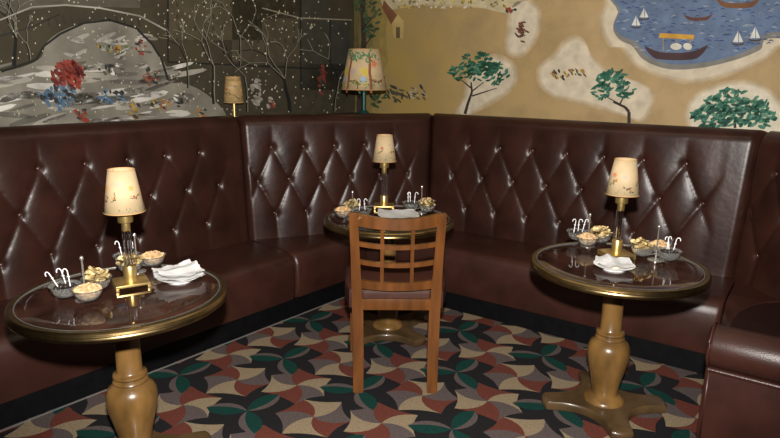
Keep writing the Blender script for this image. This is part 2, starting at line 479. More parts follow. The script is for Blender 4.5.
# ledge behind the backs and metal strip along the carpet
bm = bmesh.new()
poly = [PA(-1.6, .68), PA(2.59, .685), pAB + nB * .125, pBC + nB * .125, PC(-2.44, .685), PC(1.8, .685), PC(1.8, WALL - .002), corner(WALL - .002), PA(-1.6, WALL - .002)]
lo = [bm.verts.new(p + Vector((0, 0, 1.19))) for p in poly]; hi = [bm.verts.new(p + Vector((0, 0, 1.215))) for p in poly]
for k in range(len(poly)): bm.faces.new((lo[k], lo[(k + 1) % len(poly)], hi[(k + 1) % len(poly)], hi[k]))
bm.faces.new(hi); bm.faces.new(lo[::-1])
struct('trim_1', fixn(bm), LEDGE)
bm = bmesh.new()
def strip(p, q, n):
    vs = [p - n * .0035, q - n * .0035, q + n * .0035, p + n * .0035]
    lo = [bm.verts.new(v + Vector((0, 0, .0005))) for v in vs]; hi = [bm.verts.new(v + Vector((0, 0, .006))) for v in vs]
    for k in range(4): bm.faces.new((lo[k], lo[(k + 1) % 4], hi[(k + 1) % 4], hi[k]))
    bm.faces.new(hi); bm.faces.new(lo[::-1])
strip(PA(-.7, -.004), PA(3.2, -.004), nA)
struct('trim_2', fixn(bm), STEEL)

# ------------------------------------------------------------------ pedestal tables
TZ, TR = .72, .383
def make_table(label, loc):
    t = thing('pedestal_table', label, 'table', loc, 0, 'round pedestal tables')
    bm = lathe(bmesh.new(), [(.02, TZ - .022), (TR - .030, TZ - .022), (TR - .030, TZ - .001), (TR - .032, TZ), (.3, TZ), (.15, TZ), (.02, TZ)], 96)
    link('tabletop', bm, TOP, t, angle=30)
    bm = lathe(bmesh.new(), [(TR - .029, TZ - .035), (TR - .006, TZ - .035), (TR - .002, TZ - .032), (TR, TZ - .024), (TR - .003, TZ - .018), (TR, TZ - .014), (TR - .003, TZ - .010), (TR, TZ - .007), (TR - .004, TZ - .0005), (TR - .010, TZ + .001), (TR - .026, TZ + .001), (TR - .029, TZ - .001)], 96, cap=False)
    link('brass_rim', bm, BRASS, t, angle=60)
    bm = lathe(bmesh.new(), [(TR - .0305, TZ - .002), (TR - .0305, TZ + .0015), (TR - .028, TZ + .002), (TR - .0265, TZ + .0014)], 96, cap=False)
    link('glass_edge', bm, EDGE, t)
    bm = lathe(bmesh.new(), [(.20, TZ - .045), (.2, TZ - .0225), (.05, TZ - .0225)], 48); link('underplate', bm, BLACK, t, angle=40)
    P = [(.047, .68), (.047, .60), (.046, .50), (.047, .405), (.052, .398), (.062, .394), (.064, .386), (.060, .379), (.056, .376), (.062, .371), (.066, .364), (.064, .357), (.068, .352), (.083, .34), (.0925, .318), (.0955, .295), (.0935, .265), (.086, .225), (.075, .18), (.066, .14), (.060, .105), (.058, .088), (.060, .08), (.072, .072), (.085, .062), (.092, .054), (.093, .046)]
    link('pedestal', lathe(bmesh.new(), P[::-1], 56), WOODT, t, angle=40)
    # four-footed platform with hollowed sides
    bm = bmesh.new(); out = []
    for k in range(4):
        a = PI / 2 * k; w = .050; rl = .285
        c, s = math.cos(a), math.sin(a)
        tip = [(rl - .03, -w), (rl - .006, -w * .92), (rl + .004, -w * .5), (rl + .006, 0), (rl + .004, w * .5), (rl - .006, w * .92), (rl - .03, w)]
        for (x, y) in tip: out.append((x * c - y * s, x * s + y * c))
        for q in range(1, 10):
            u = q / 10
            # hollow curve between neighbouring feet
            A = Vector((rl - .03, w)); B = Vector((w, rl - .03)); C2 = Vector((.052, .052))
            p = A * (1 - u) ** 2 + C2 * 2 * u * (1 - u) + B * u * u
            out.append((p.x * c - p.y * s, p.x * s + p.y * c))
    lv = []
    for z, k in ((.006, .985), (.012, 1.0), (.034, 1.0), (.042, .985), (.046, .955)):
        lv.append([bm.verts.new((x * k, y * k, z)) for x, y in out])
    for a, b in zip(lv, lv[1:]):
        for k in range(len(a)): bm.faces.new((a[k], a[(k + 1) % len(a)], b[(k + 1) % len(a)], b[k]))
    bm.faces.new(lv[-1]); bm.faces.new(lv[0][::-1])
    b = link('base', bm, WOODB, t, angle=40)
    for k in range(4):
        a = PI / 2 * k
        bm = lathe(bmesh.new(), [(.018, 0.0008), (.020, .003), (.018, .0068)], 16, (.255 * math.cos(a), .255 * math.sin(a), 0)); link('foot_pad', bm, BLACK, b)
    return t
TL = Vector((-1.008, 2.190, 0)); TRI = Vector((1.030, 2.654, 0)); TCE = Vector((-.006, 3.513, 0))
table = make_table('round brass-rimmed pedestal table in left foreground with white scalloped napkins', TL)
table.rotation_euler.z = math.radians(25)
dup(table, TRI, math.radians(-2), 'round brass-rimmed pedestal table at right before the long tufted banquette')
dup(table, TCE, math.radians(44), 'round brass-rimmed pedestal table in the corner behind the wooden chair')

# ------------------------------------------------------------------ chair
def make_chair(loc, rz):
    t = thing('dining_chair', 'brown wooden lattice-back chair with leather seat facing the corner table', 'chair', loc, rz)
    X, Y, Z = Vector((1, 0, 0)), Vector((0, 1, 0)), Vector((0, 0, 1))
    for sg in (-1, 1):
        pts = []
        for (x, y, z, w, d) in [(.183, -.01, 0, .050, .046), (.184, .014, .2, .053, .052), (.187, .03, .40, .054, .056), (.191, .034, .50, .050, .054), (.199, .016, .70, .043, .042), (.2045, -.012, .86, .042, .034), (.206, -.022, .915, .041, .030)]:
            pts.append((Vector((sg * x, y, z)), X * w, Y * d))
        bm = sweep_bar(bmesh.new(), pts, 0, 0)
        bmesh.ops.bevel(bm, geom=[e for e in bm.edges], offset=.004, segments=2, affect='EDGES')
        link('back_post', bm, WOODC, t, angle=35)
        bm = sweep_bar(bmesh.new(), [(Vector((sg * .226, .452, 0)), X * .034, Y * .034), (Vector((sg * .224, .447, .22)), X * .04, Y * .04), (Vector((sg * .22, .44, .40)), X * .042, Y * .042)], 0, 0)
        bmesh.ops.bevel(bm, geom=[e for e in bm.edges], offset=.003, segments=2, affect='EDGES')
        link('front_leg', bm, WOODC, t, angle=35)
    def py(z):  # back plane of posts
        k = [(.40, .03), (.50, .034), (.70, .016), (.86, -.012), (.915, -.022)]
        for (a, b), (c, d) in zip(k, k[1:]):
            if z <= c: return b + (d - b) * (z - a) / (c - a)
        return k[-1][1]
    def rail(name, z0, z1, hx, thick, bow, dip0, dip1):
        bm = bmesh.new(); pts = []
        for q in range(17):
            u = -1 + 2 * q / 16; f = 1 - u * u
            lo, hi = z0 - dip0 * f, z1 - dip1 * f
            pts.append((Vector((hx * u, py((z0 + z1) / 2) - bow * f, (lo + hi) / 2)), Z * (hi - lo), Y * thick))
        sweep_bar(bm, pts, 0, 0)
        es = [e for e in bm.edges if e.calc_face_angle(0) > .9]
        bmesh.ops.bevel(bm, geom=es, offset=.003, segments=2, affect='EDGES')
        return link(name, bm, WOODC, t, angle=35)
    rail('top_rail', .852, .914, .190, .024, .036, .012, .021)
    rail('back_rail', .748, .770, .186, .018, .032, .010, .010)
    rail('back_rail', .656, .678, .183, .018, .030, .010, .010)
    rail('lower_rail', .532, .574, .179, .022, .026, .006, .008)
    for sg in (-1, 1):
        x = sg * .071; pts = []
        for q in range(11):
            z = .562 + (.856 - .562) * q / 10
            b = .86 * (.026 + .008 * q / 10)
            pts.append((Vector((x, py(z) - b, z)), X * .017, Y * .016))
        link('slat', sweep_bar(bmesh.new(), pts, 0, 0), WOODC, t, angle=30)
    # seat frame rails
    bm = bmesh.new(); box(bm, (0, .022, .450), (.336, .024, .056), None, .003); link('rear_seat_rail', bm, WOODC, t, angle=35)
    bm = bmesh.new()
    for sg in (-1, 1): box(bm, (sg * .205, .24, .395), (.022, .37, .03), None, .003)
    box(bm, (0, .445, .395), (.40, .022, .03), None, .003)
    link('seat_frame', bm, WOODC, t, angle=35)
    # padded seat, wider to the front, notched for the back posts
    bm = bmesh.new()
    pl = [(-.160, .036), (.160, .036), (.160, .068), (.232, .068), (.262, .20), (.270, .40), (.258, .465), (.21, .485), (0, .492), (-.21, .485), (-.258, .465), (-.270, .40), (-.262, .20), (-.232, .068), (-.160, .068)]
    cx, cy = 0, .26; lv = []
    for z, k in ((.409, .97), (.412, .995), (.450, 1.0), (.496, .995), (.512, .97), (.522, .90), (.528, .70), (.531, .4)):
        lv.append([bm.verts.new((cx + (x - cx) * k, cy + (y - cy) * k, z)) for x, y in pl])
    for a, b in zip(lv, lv[1:]):
        for k in range(len(a)): bm.faces.new((a[k], a[(k + 1) % len(a)], b[(k + 1) % len(a)], b[k]))
    bm.faces.new(lv[-1]); bm.faces.new(lv[0][::-1])
    link('seat', bm, SEATL, t, angle=50)
    return t
make_chair((.036, 2.79, .001), math.radians(1))

# ------------------------------------------------------------------ lamps
PARCH = mat('parchment', (.46, .345, .20), .7, var=.10, scale=18)
BULB = bpy.data.materials.new('warm_glow'); BULB.use_nodes = True
_b = BULB.node_tree.nodes['Principled BSDF']; _b.inputs['Emission Color'].default_value = (1, .7, .35, 1); _b.inputs['Emission Strength'].default_value = 1.0
for m_ in (PARCH,):
    b_ = m_.node_tree.nodes['Principled BSDF']
    b_.inputs['Subsurface Weight'].default_value = 0
class Paint:
    """flat coloured shapes gathered in one mesh"""
    def __init__(s): s.bm = bmesh.new(); s.cl = s.bm.loops.layers.float_color.new('Col')
    def face(s, pts, col):
        f = s.bm.faces.new([s.bm.verts.new(p) for p in pts])
        for l in f.loops: l[s.cl] = (*col, 1)
        return f
    def done(s, name, m, parent=None, towards=None):
        if towards is not None:
            for f in s.bm.faces:
                f.normal_update()
                if f.normal.dot(towards) < 0: f.normal_flip()
        big = [f for f in s.bm.faces if len(f.verts) > 4]
        if big: bmesh.ops.triangulate(s.bm, faces=big)
        return link(name, s.bm, m, parent, False, 'keep')
def shade_art(parent, zb, zt, rb, rt, seed, heavy=1.0):
    r = random.Random(seed); P = Paint()
    def at(ang, t, k=1.002):
        rad = (rb + (rt - rb) * t) * k + .0006; return Vector((rad * math.cos(ang), rad * math.sin(ang), zb + (zt - zb) * t))
    cols = [(.25, .04, .02), (.03, .10, .03), (.02, .02, .02), (.45, .20, .03), (.05, .12, .06), (.10, .05, .02)]
    H = zt - zb; rm = (rb + rt) / 2
    def dab(ang, t, wx, wy, rot, c, n=9):
        pts = []
        for q in range(n):
            a = 2 * PI * q / n; x = wx * math.cos(a); y = wy * math.sin(a)
            X = x * math.cos(rot) - y * math.sin(rot); Y = x * math.sin(rot) + y * math.cos(rot)
            pts.append(at(ang + X / rm, t + Y / H))
        P.face(pts, c)
    k = rm / .065
    n0 = 6
    for i in range(n0):
        c0 = -PI / 2 + (i + .35) * 2 * PI / n0 + r.uniform(-.2, .2); tt = r.uniform(.22, .38)
        # a curling twig
        ang, t, hd = c0, tt, r.uniform(-.6, .9)
        for q in range(9):
            dab(ang, t, .0013 * k, .0042 * k, PI / 2 - hd - PI / 2 + 1.57, (.05, .03, .02), 6)
            ang += math.cos(hd) * .0055 * k / rm; t += math.sin(hd) * .0055 * k / H; hd += r.uniform(-.5, .65)
            if r.random() < .5 * heavy:
                dab(ang + r.uniform(-.08, .08), t + r.uniform(-.05, .05), .0055 * k * r.uniform(.6, 1.2), .0026 * k, r.uniform(0, 3), r.choice(cols))
        # blossom beside it
        bc = r.choice([(.50, .14, .05), (.55, .27, .06), (.42, .08, .05), (.38, .30, .26)])
        bt = r.uniform(.14, .42); bo = r.uniform(-.1, .5)
        for q in range(5):
            a = q * 1.257; dab(c0 + bo + .007 * k * math.cos(a) / rm, tt + bt + .007 * k * math.sin(a) / H, .0055 * k, .0035 * k, a, bc)
        for q in range(7):
            dab(c0 + r.uniform(-.5, .5), r.uniform(.06, .15), .0013 * k, .0055 * k, r.uniform(-.5, .5), r.choice([(.07, .16, .07), (.12, .16, .08), (.30, .24, .08)]))
    if heavy > 1.55:
        for a0 in (-PI / 2 + .35, -PI / 2 - .75, .9, 2.4):
            for q in range(10): dab(a0 + .02 * math.sin(q), .04 + q * .085, .0045 * k, .017 * k, .05 * math.sin(q * 2), (.20, .075, .03))
            for q in range(26): dab(a0 + r.gauss(0, .28), .84 + r.gauss(0, .06), .0065 * k, .003 * k, r.uniform(0, 3), r.choice([(.05, .14, .06), (.08, .18, .08), (.10, .2, .12)]))
            for q in range(9): dab(a0 - .45 + r.uniform(-.3, .3), .16 + r.uniform(-.06, .06), .011 * k, .0025 * k, .05, r.choice([(.50, .38, .06), (.42, .36, .12), (.12, .2, .08)]))
            dab(a0 - .3, .45, .012 * k, .016 * k, .3, (.52, .40, .06)); dab(a0 - .34, .26, .008 * k, .010 * k, .3, (.25, .36, .5))
    return P.bm
BIND = mat('shade_binding', (.45, .26, .10), .7)
def shade(parent, zb, zt, rb, rt, seed, heavy=1.0, paper=None):
    # one part: parchment cone, its painted print and bound edges
    bm = lathe(bmesh.new(), [(rb, zb), (rt, zt), (rt - .0015, zt), (rb - .0015, zb), (rb, zb)], 64, cap=False)
    bmesh.ops.remove_doubles(bm, verts=bm.verts, dist=1e-6)
    bmesh.ops.recalc_face_normals(bm, faces=bm.faces[:])
    b2 = bmesh.new()
    for z, rr in ((zb, rb), (zt, rt)):
        lathe(b2, [(rr + .0008, z - .0015), (rr + .0018, z), (rr + .0006, z + .002)], 64, cap=False)
    for other, mi in ((b2, 2), (shade_art(parent, zb, zt, rb, rt, seed, heavy), 1)):
        n = len(bm.faces); tmp = bpy.data.meshes.new('tmp'); other.to_mesh(tmp); other.free()
        bm.from_mesh(tmp); bpy.data.meshes.remove(tmp); bm.faces.ensure_lookup_table()
        for f in bm.faces[n:]: f.material_index = mi
    return link('lamp_shade', bm, [paper or PARCH, SHADEP, BIND], parent, True, 'keep')
def table_lamp(label, loc, rz, seed):
    t = thing('table_lamp', label, 'lamp', loc, rz, 'small table lamps')
    bm = bmesh.new()   # square foot with slot in its front
    box(bm, (0, 0, .017), (.125, .125, .010), None, .002)
    box(bm, (-.057, 0, .0065), (.011, .125, .013), None, .001); box(bm, (.057, 0, .0065), (.011, .125, .013), None, .001)
    box(bm, (0, .03, .0065), (.11, .05, .013), None, .001)
    link('base', bm, BRASSP, t, angle=30)
    link('socket', lathe(bmesh.new(), [(.025, .021), (.025, .075), (.022, .082), (.018, .083)], 28), BRASSP, t, angle=35)
    bm = bmesh.new()
    for k in range(3):
        a = 2 * PI * k / 3 + .5
        lathe(bm, [(.0072, .081), (.0072, .224)], 14, (.0125 * math.cos(a), .0125 * math.sin(a), 0))
    link('glass_rod', bm, CLEAR, t, angle=35)
    link('collar', lathe(bmesh.new(), [(.014, .220), (.016, .224), (.016, .254), (.027, .256), (.028, .260), (.028, .288), (.024, .292), (.010, .294), (.010, .348)], 28), BRASSP, t, angle=35)
    bm = lathe(bmesh.new(), [(.008, .348), (.013, .363), (.016, .383), (.013, .403), (.004, .413)], 16); link('bulb', bm, CHINA, t)
    bm = bmesh.new()
    for k in range(3):
        a = 2 * PI * k / 3; tube(bm, [(.008 * math.cos(a), .008 * math.sin(a), .343), (.047 * math.cos(a), .047 * math.sin(a), .454)], .0012, 6)
    link('shade_carrier', bm, BRASS, t)
    shade(t, .298, .458, .0745, .0475, seed, 1.5)
    return t
table_lamp('small brass lamp with cream drawn shade standing on left foreground table', (-1.012, 2.278, TZ), math.radians(32), 8)
table_lamp('small brass lamp with cream drawn shade standing on right table', (1.064, 2.765, TZ), math.radians(12), 11)
table_lamp('small brass lamp with cream drawn shade on corner table behind the chair', (-.039, 3.785, TZ), math.radians(0), 23)
# large lamp on ledge in the corner
t = thing('table_lamp', 'large conical drawn shade lamp on dark green stem in the corner above the banquette', 'lamp', (-.215, 4.86, 1.215))
link('base', lathe(bmesh.new(), [(.06, 0), (.06, .02), (.045, .035), (.034, .042), (.030, .05), (.02, .055)], 32), GREEN_L, t, angle=35)
link('stem', lathe(bmesh.new(), [(.018, .05), (.018, .19), (.022, .195), (.022, .21), (.016, .215), (.016, .25)], 24), GREEN_L, t, angle=35)
s_ = shade(t, .212, .512, .178, .118, 41, 1.6)
bm = bmesh.new()
for k in range(3): tube(bm, [(.014 * math.cos(2.1 * k), .014 * math.sin(2.1 * k), .24), (.112 * math.cos(2.1 * k), .112 * math.sin(2.1 * k), .5)], .002, 6)
link('shade_carrier', bm, BRASS, t)
# small lamp on ledge at left
t = thing('table_lamp', 'little lamp with ochre drawn shade on brass stem above the left banquette', 'lamp', (-1.112, 4.395, 1.215))
link('base', lathe(bmesh.new(), [(.04, 0), (.04, .008), (.012, .014)], 24), BRASSP, t, angle=35)
link('stem', lathe(bmesh.new(), [(.011, .01), (.011, .13), (.006, .135), (.006, .16)], 20), BRASSP, t, angle=35)
shade(t, .122, .298, .071, .052, 57, 1.5, mat('ochre_parchment', (.36, .24, .10), .7, var=.35, scale=16, stretch=(1, 1, 3)))
bm = bmesh.new()
for k in range(3): tube(bm, [(.005 * math.cos(2.1 * k), .005 * math.sin(2.1 * k), .155), (.051 * math.cos(2.1 * k), .051 * math.sin(2.1 * k), .29)], .0015, 6)
link('shade_carrier', bm, BRASS, t)

# ------------------------------------------------------------------ snack stands and what is in them
BR, BOFF, RIM = .052, .064, .062
def bowl_bm(cx, cy):
    bm = bmesh.new()
    lathe(bm, [(.004, .016), (.016, .0165), (.020, .018), (.033, .024), (.044, .038), (.050, .056), (BR + .001, RIM), (BR + .003, RIM + .001), (BR, RIM + .0005), (.0475, .055), (.042, .039), (.031, .027), (.016, .021), (.004, .020)], 32, (cx, cy, 0))
    tube(bm, [(cx * .05, cy * .05, .030), (cx * .30, cy * .30, .026), (cx * .6, cy * .6, .0185)], .0025, 8)
    return bm
stand0 = None
chip0 = nut0 = None
def chip_mesh(seed):
    r = random.Random(seed); bm = bmesh.new(); n = 14; rr = .025
    c = bm.verts.new((0, 0, 0)); rings = []
    for k in (.5, 1.0):
        rings.append([bm.verts.new((rr * k * (1 + .13 * math.sin(3 * a + seed)) * math.cos(a), rr * .82 * k * math.sin(a), .006 * k * math.cos(2 * a + seed * .7) + .002 * math.sin(5 * a) * k)) for a in [2 * PI * q / n for q in range(n)]])
    for q in range(n):
        bm.faces.new((c, rings[0][q], rings[0][(q + 1) % n])); bm.faces.new((rings[0][q], rings[1][q], rings[1][(q + 1) % n], rings[0][(q + 1) % n]))
    g = bmesh.ops.solidify(bm, geom=bm.faces[:], thickness=.0016)
    return bm
CHIPS = []
def chip(lbl, grp, pos, rot, seed):
    k = seed % 4
    if len(CHIPS) <= k or CHIPS[k] is None:
        while len(CHIPS) <= k: CHIPS.append(None)
        o = link('potato_chip', chip_mesh(k), CHIP); CHIPS[k] = o
    else:
        o = CHIPS[k].copy(); COL.objects.link(o)
    o.location = pos; o.rotation_euler = rot; tag(o, lbl, 'chip', grp)
OL = []
def olive(lbl, grp, pos, rot, green):
    key = 1 if green else 0
    while len(OL) < 2: OL.append(None)
    if OL[key] is None:
        bm = lathe(bmesh.new(), [(.001, -.0105), (.0045, -.0095), (.0078, -.005), (.0085, 0), (.0078, .005), (.0045, .0095), (.001, .0105)], 14)
        o = link('olive', bm, OLIVE2 if green else OLIVE); OL[key] = o
    else: o = OL[key].copy(); COL.objects.link(o)
    o.location = pos; o.rotation_euler = rot; tag(o, lbl, 'olive', grp)
CN = []
def cane(lbl, pos, lean, rz, lend):
    if not CN:
        pts = [(0, 0, 0), (0, 0, .04), (0, 0, .078)]
        for q in range(1, 11):
            a = PI * q / 10 * 1.08; pts.append((.0085 - .0085 * math.cos(a), 0, .078 + .0105 * math.sin(a)))
        bm = tube(bmesh.new(), pts, .0019, 8)
        tube(bm, [(-.005, 0, .058), (.006, 0, .060)], .0015, 6)
        o = link('cane_pick', bm, CANE); CN.append(o)
    else: o = CN[0].copy(); COL.objects.link(o)
    o.location = pos; o.rotation_euler = (lean[0], lean[1], rz); tag(o, lbl, 'pick', 'white cane-shaped cocktail picks')
def snack_stand(label, cx, cy, bowls, where, canes):
    """bowls: dict content -> angle"""
    global stand0
    t = thing('snack_stand', label, 'snack stand', (cx, cy, TZ + .0006), 0, 'three-bowl snack stands')
    link('base', lathe(bmesh.new(), [(.036, 0), (.036, .002), (.030, .005), (.012, .007), (.006, .010)], 32), SILVER, t, angle=40)
    link('rod', lathe(bmesh.new(), [(.0042, .007), (.0036, .03), (.0034, .150), (.006, .152), (.0072, .157), (.006, .163), (.002, .166)], 16), SILVER, t)
    r = random.Random(int(cx * 1000) + 5)
    for what, ang in bowls.items():
        a = math.radians(ang); bx, by = BOFF * math.cos(a), BOFF * math.sin(a)
        link('bowl', bowl_bm(bx, by), BOWLG, t, angle=60)
        wx, wy, z0 = cx + bx, cy + by, TZ + .0006
        if what == 'chips':
            n = 0
            for ring, cnt, zz in ((.031, 8, .069), (.021, 6, .079), (.008, 3, .090), (.020, 3, .050)):
                for q in range(cnt):
                    an = 2 * PI * q / cnt + r.random() * .6; rr = ring * r.uniform(.85, 1.15)
                    chip('golden potato chip heaped in the bowl ' + where, 'chips in the bowl ' + where,
                         (wx + rr * math.cos(an), wy + rr * math.sin(an), z0 + zz + r.uniform(-.004, .004)), (r.uniform(-.6, .6), r.uniform(-.6, .6), r.uniform(0, 6)), n)
                    n += 1
        elif what == 'nuts':
            bm = bmesh.new()
            # a full heap: dome under the pieces, then pieces all over it
            lathe(bm, [(.012, .0225), (.028, .0275), (.040, .041), (.046, .055), (.038, .064), (.022, .071), (.004, .074)], 20)
            for q in range(95):
                an = r.uniform(0, 2 * PI); rr = .046 * math.sqrt(r.random())
                zz = .057 + .018 * (1 - (rr / .046) ** 2) + r.uniform(0, .004)
                g = bmesh.ops.create_icosphere(bm, subdivisions=1, radius=.0055 * r.uniform(.7, 1.25))
                mt = Matrix.Rotation(r.uniform(0, 6), 3, 'Z') @ Matrix.Rotation(r.uniform(-1, 1), 3, 'X')
                sc = Vector((1, r.uniform(.6, .9), r.uniform(.5, .8)))
                for v in g['verts']:
                    v.co = mt @ Vector((v.co.x * sc.x * 1.25, v.co.y * sc.y, v.co.z * sc.z)) + Vector((rr * math.cos(an), rr * math.sin(an), zz))
            o = link('nut_mix', bm, NUT); o.location = (wx, wy, z0)
            tag(o, 'mixed nuts filling the bowl ' + where, 'nuts', 'nut mix in bowls', 'stuff')
        else:
            n = 0
            for ring, cnt, zz in ((.031, 9, .052), (.013, 5, .058), (.018, 5, .039)):
                for q in range(cnt):
                    an = 2 * PI * q / cnt + .4; 
                    olive('dark olive lying in the bowl ' + where, 'olives in the bowl ' + where,
                          (wx + ring * math.cos(an), wy + ring * math.sin(an), z0 + zz), (r.uniform(-1.5, 1.5), r.uniform(-1.5, 1.5), r.uniform(0, 6)), False); n += 1
            names = {2: ['left of two', 'right of two'], 3: ['leftmost of three', 'middle of three', 'rightmost of three']}[len(canes)]
            for q, (ox, oy, lx, ly, rz) in enumerate(canes):
                cane(names[q] + ' white cane picks ' + where, (wx + ox, wy + oy, z0 + .036), (lx, ly), rz, 0)
snack_stand('glass three-bowl snack stand with metal rod at front left of the lamp on left table', -1.112, 2.118, {'olives': 197, 'nuts': 306, 'chips': 76}, 'at front left of the left table', [(-.012, -.004, 0, .55, 3.0), (.006, .008, .05, .22, 3.3), (.022, .0, -.05, .06, 3.1)])
snack_stand('glass three-bowl snack stand with metal rod behind the lamp on left table', -1.058, 2.452, {'olives': 150, 'nuts': 28, 'chips': 270}, 'behind the lamp of the left table', [(-.012, -.006, 0, .15, 3.1), (.024, 0, 0, -.10, 3.0)])
snack_stand('glass three-bowl snack stand with metal rod left of the lamp on right table', .985, 2.945, {'olives': 128, 'nuts': 250, 'chips': 6}, 'left of the lamp on the right table', [(-.022, -.004, 0, -.12, 3.3), (.002, 0, .05, .02, -.2), (.022, .004, 0, .22, .3)])
snack_stand('glass three-bowl snack stand with metal rod right of the lamp on right table', 1.228, 2.715, {'olives': 300, 'nuts': 55, 'chips': 172}, 'right of the lamp on the right table', [(-.010, .004, 0, .05, .4), (.006, .008, .06, .12, 3.4), (.014, -.002, 0, .14, -.4)])
snack_stand('glass three-bowl snack stand with metal rod at left end of the corner table', -.218, 3.470, {'olives': 335, 'nuts': 215, 'chips': 95}, 'at left of the corner table', [(-.020, -.004, 0, -.10, 3.0), (.018, 0, 0, -.1, .3)])
snack_stand('glass three-bowl snack stand with metal rod at right end of the corner table', .192, 3.665, {'olives': 178, 'nuts': 58, 'chips': 298}, 'at right of the corner table', [(-.018, 0, 0, -.02, .5), (-.004, .004, 0, .04, -2.8), (.018, 0, 0, .08, .2)])

# plates and napkins
plate0 = None
def plate_bm():
    return lathe(bmesh.new(), [(.002, .004), (.045, .004), (.045, .0), (.052, .0), (.053, .005), (.070, .012), (.086, .019), (.0875, .021), (.086, .0215), (.068, .0155), (.05, .009), (.002, .009)], 56)
def napkin_bm(half, scal, seed, lift, z0, fold=0):
    r = random.Random(seed); bm = bmesh.new(); N = 36; g = []
    ph = [r.uniform(0, 6) for _ in range(6)]
    for i in range(N + 1):
        row = []
        for j in range(N + 1):
            x = -1 + 2 * i / N; y = -1 + 2 * j / N
            # rounded square with lacy edge
            m = max(abs(x), abs(y)); sc = 1 - .10 * (abs(x * y)) ** 1.5
            ang = math.atan2(y, x)
            e = m ** 8
            k = sc * (1 + scal * e * math.sin(ang * 34))
            rr = math.hypot(x, y)
            z = z0 + lift * (.35 * rr ** 2.2) + .004 * math.sin(2.3 * x + ph[0]) * math.sin(1.9 * y + ph[1]) + .0018 * math.sin(5 * x + 2 * y + ph[2]) + .0025 * e * math.sin(ang * 9 + ph[3])
            if fold: z += fold * max(0, .5 - abs(y - .1 - .15 * x)) 
            row.append(bm.verts.new((half * x * k, half * y * k, z)))
        g.append(row)
    for a, b in zip(g, g[1:]):
        for j in range(N): bm.faces.new((a[j], b[j], b[j + 1], a[j + 1]))
    bmesh.ops.solidify(bm, geom=bm.faces[:], thickness=.0012)
    return bm
def set_plate(label, x, y, rz):
    global plate0
    if plate0 is None:
        plate0 = link('plate', plate_bm(), CHINA, angle=40); o = plate0
    else: o = plate0.copy(); COL.objects.link(o)
    o.location = (x, y, TZ + .0006); o.rotation_euler = (0, 0, rz); tag(o, label, 'plate', 'white china plates')
def napkin(label, x, y, rz, *a):
    o = link('paper_napkin', napkin_bm(*a), PAPER, angle=60); o.location = (x, y, TZ + .0006); o.rotation_euler = (0, 0, rz); tag(o, label, 'napkin', 'white paper napkins')
set_plate('white china plate under scalloped napkins on left foreground table', -.845, 2.345, 0)
napkin('lower white scalloped napkin lying directly on the plate of the left table', -.845, 2.345, .5, .094, .03, 2, .032, .0165)
napkin('upper white scalloped napkin topping the plate of the left table', -.845, 2.345, .72, .088, .035, 9, .022, .034, .026)
set_plate('white china plate under a folded napkin on right table', .985, 2.572, 0)
napkin('white folded napkin on the plate of the right table', .985, 2.572, 1.35, .079, .008, 5, .022, .0205, .03)
set_plate('white china plate on the corner table behind the chair', .048, 3.50, 0)
napkin('white napkin spread over the plate of the corner table', .048, 3.50, .1, .12, .01, 14, .012, .022)

# ------------------------------------------------------------------ painted walls
def onwall(px, py, which, lay):
    d = sight(px, py); n, o = (nA, oA) if which == 'A' else (nC, oC)
    t = (o + WALL - .0008 - .0004 * lay) / d.dot(n)
    return d * t + Vector((0, 0, CH))
class Mural(Paint):
    def __init__(s, which, lay): super().__init__(); s.w = which; s.l = lay
    def poly(s, pts, col, lay=0): return s.face([onwall(x, y, s.w, s.l + lay) for x, y in pts], col)
    def smooth(s, pts, col, lay=0, n=5):
        out = []; m = len(pts)
        for i in range(m):
            p0, p1, p2, p3 = [Vector(pts[(i + k - 1) % m]) for k in range(4)]
            for q in range(n):
                t = q / n
                out.append(.5 * ((2 * p1) + (p2 - p0) * t + (2 * p0 - 5 * p1 + 4 * p2 - p3) * t * t + (3 * p1 - p0 - 3 * p2 + p3) * t ** 3))
        return s.poly([(p.x, p.y) for p in out], col, lay)
    def soft(s, pts, col, mid):
        cx = sum(p[0] for p in pts) / len(pts); cy = sum(p[1] for p in pts) / len(pts)
        for k, (e, f) in enumerate(((6.0, .22), (3.6, .5), (1.4, .78))):
            o = []
            for x, y in pts:
                L = math.hypot(x - cx, y - cy) or 1; o.append((x + (x - cx) / L * e, y + (y - cy) / L * e))
            s.smooth(o, tuple(m * (1 - f) + c * f for m, c in zip(mid, col)), k)
        s.smooth(pts, col, 3)
    def dab(s, x, y, rx, ry, rot, col, lay=0, n=9):
        pts = []
        for q in range(n):
            a = 2 * PI * q / n; X = rx * math.cos(a); Y = ry * math.sin(a)
            pts.append((x + X * math.cos(rot) - Y * math.sin(rot), y + X * math.sin(rot) + Y * math.cos(rot)))
        s.poly(pts, col, lay)
    def line(s, pts, w, col, lay=0):
        for i in range(len(pts) - 1):
            (x0, y0), (x1, y1) = pts[i], pts[i + 1]
            w0 = w if not isinstance(w, (list, tuple)) else w[i]; w1 = w if not isinstance(w, (list, tuple)) else w[i + 1]
            L = math.hypot(x1 - x0, y1 - y0) or 1; nx, ny = -(y1 - y0) / L, (x1 - x0) / L
            s.poly([(x0 + nx * w0 / 2, y0 + ny * w0 / 2), (x1 + nx * w1 / 2, y1 + ny * w1 / 2), (x1 - nx * w1 / 2, y1 - ny * w1 / 2), (x0 - nx * w0 / 2, y0 - ny * w0 / 2)], col, lay)
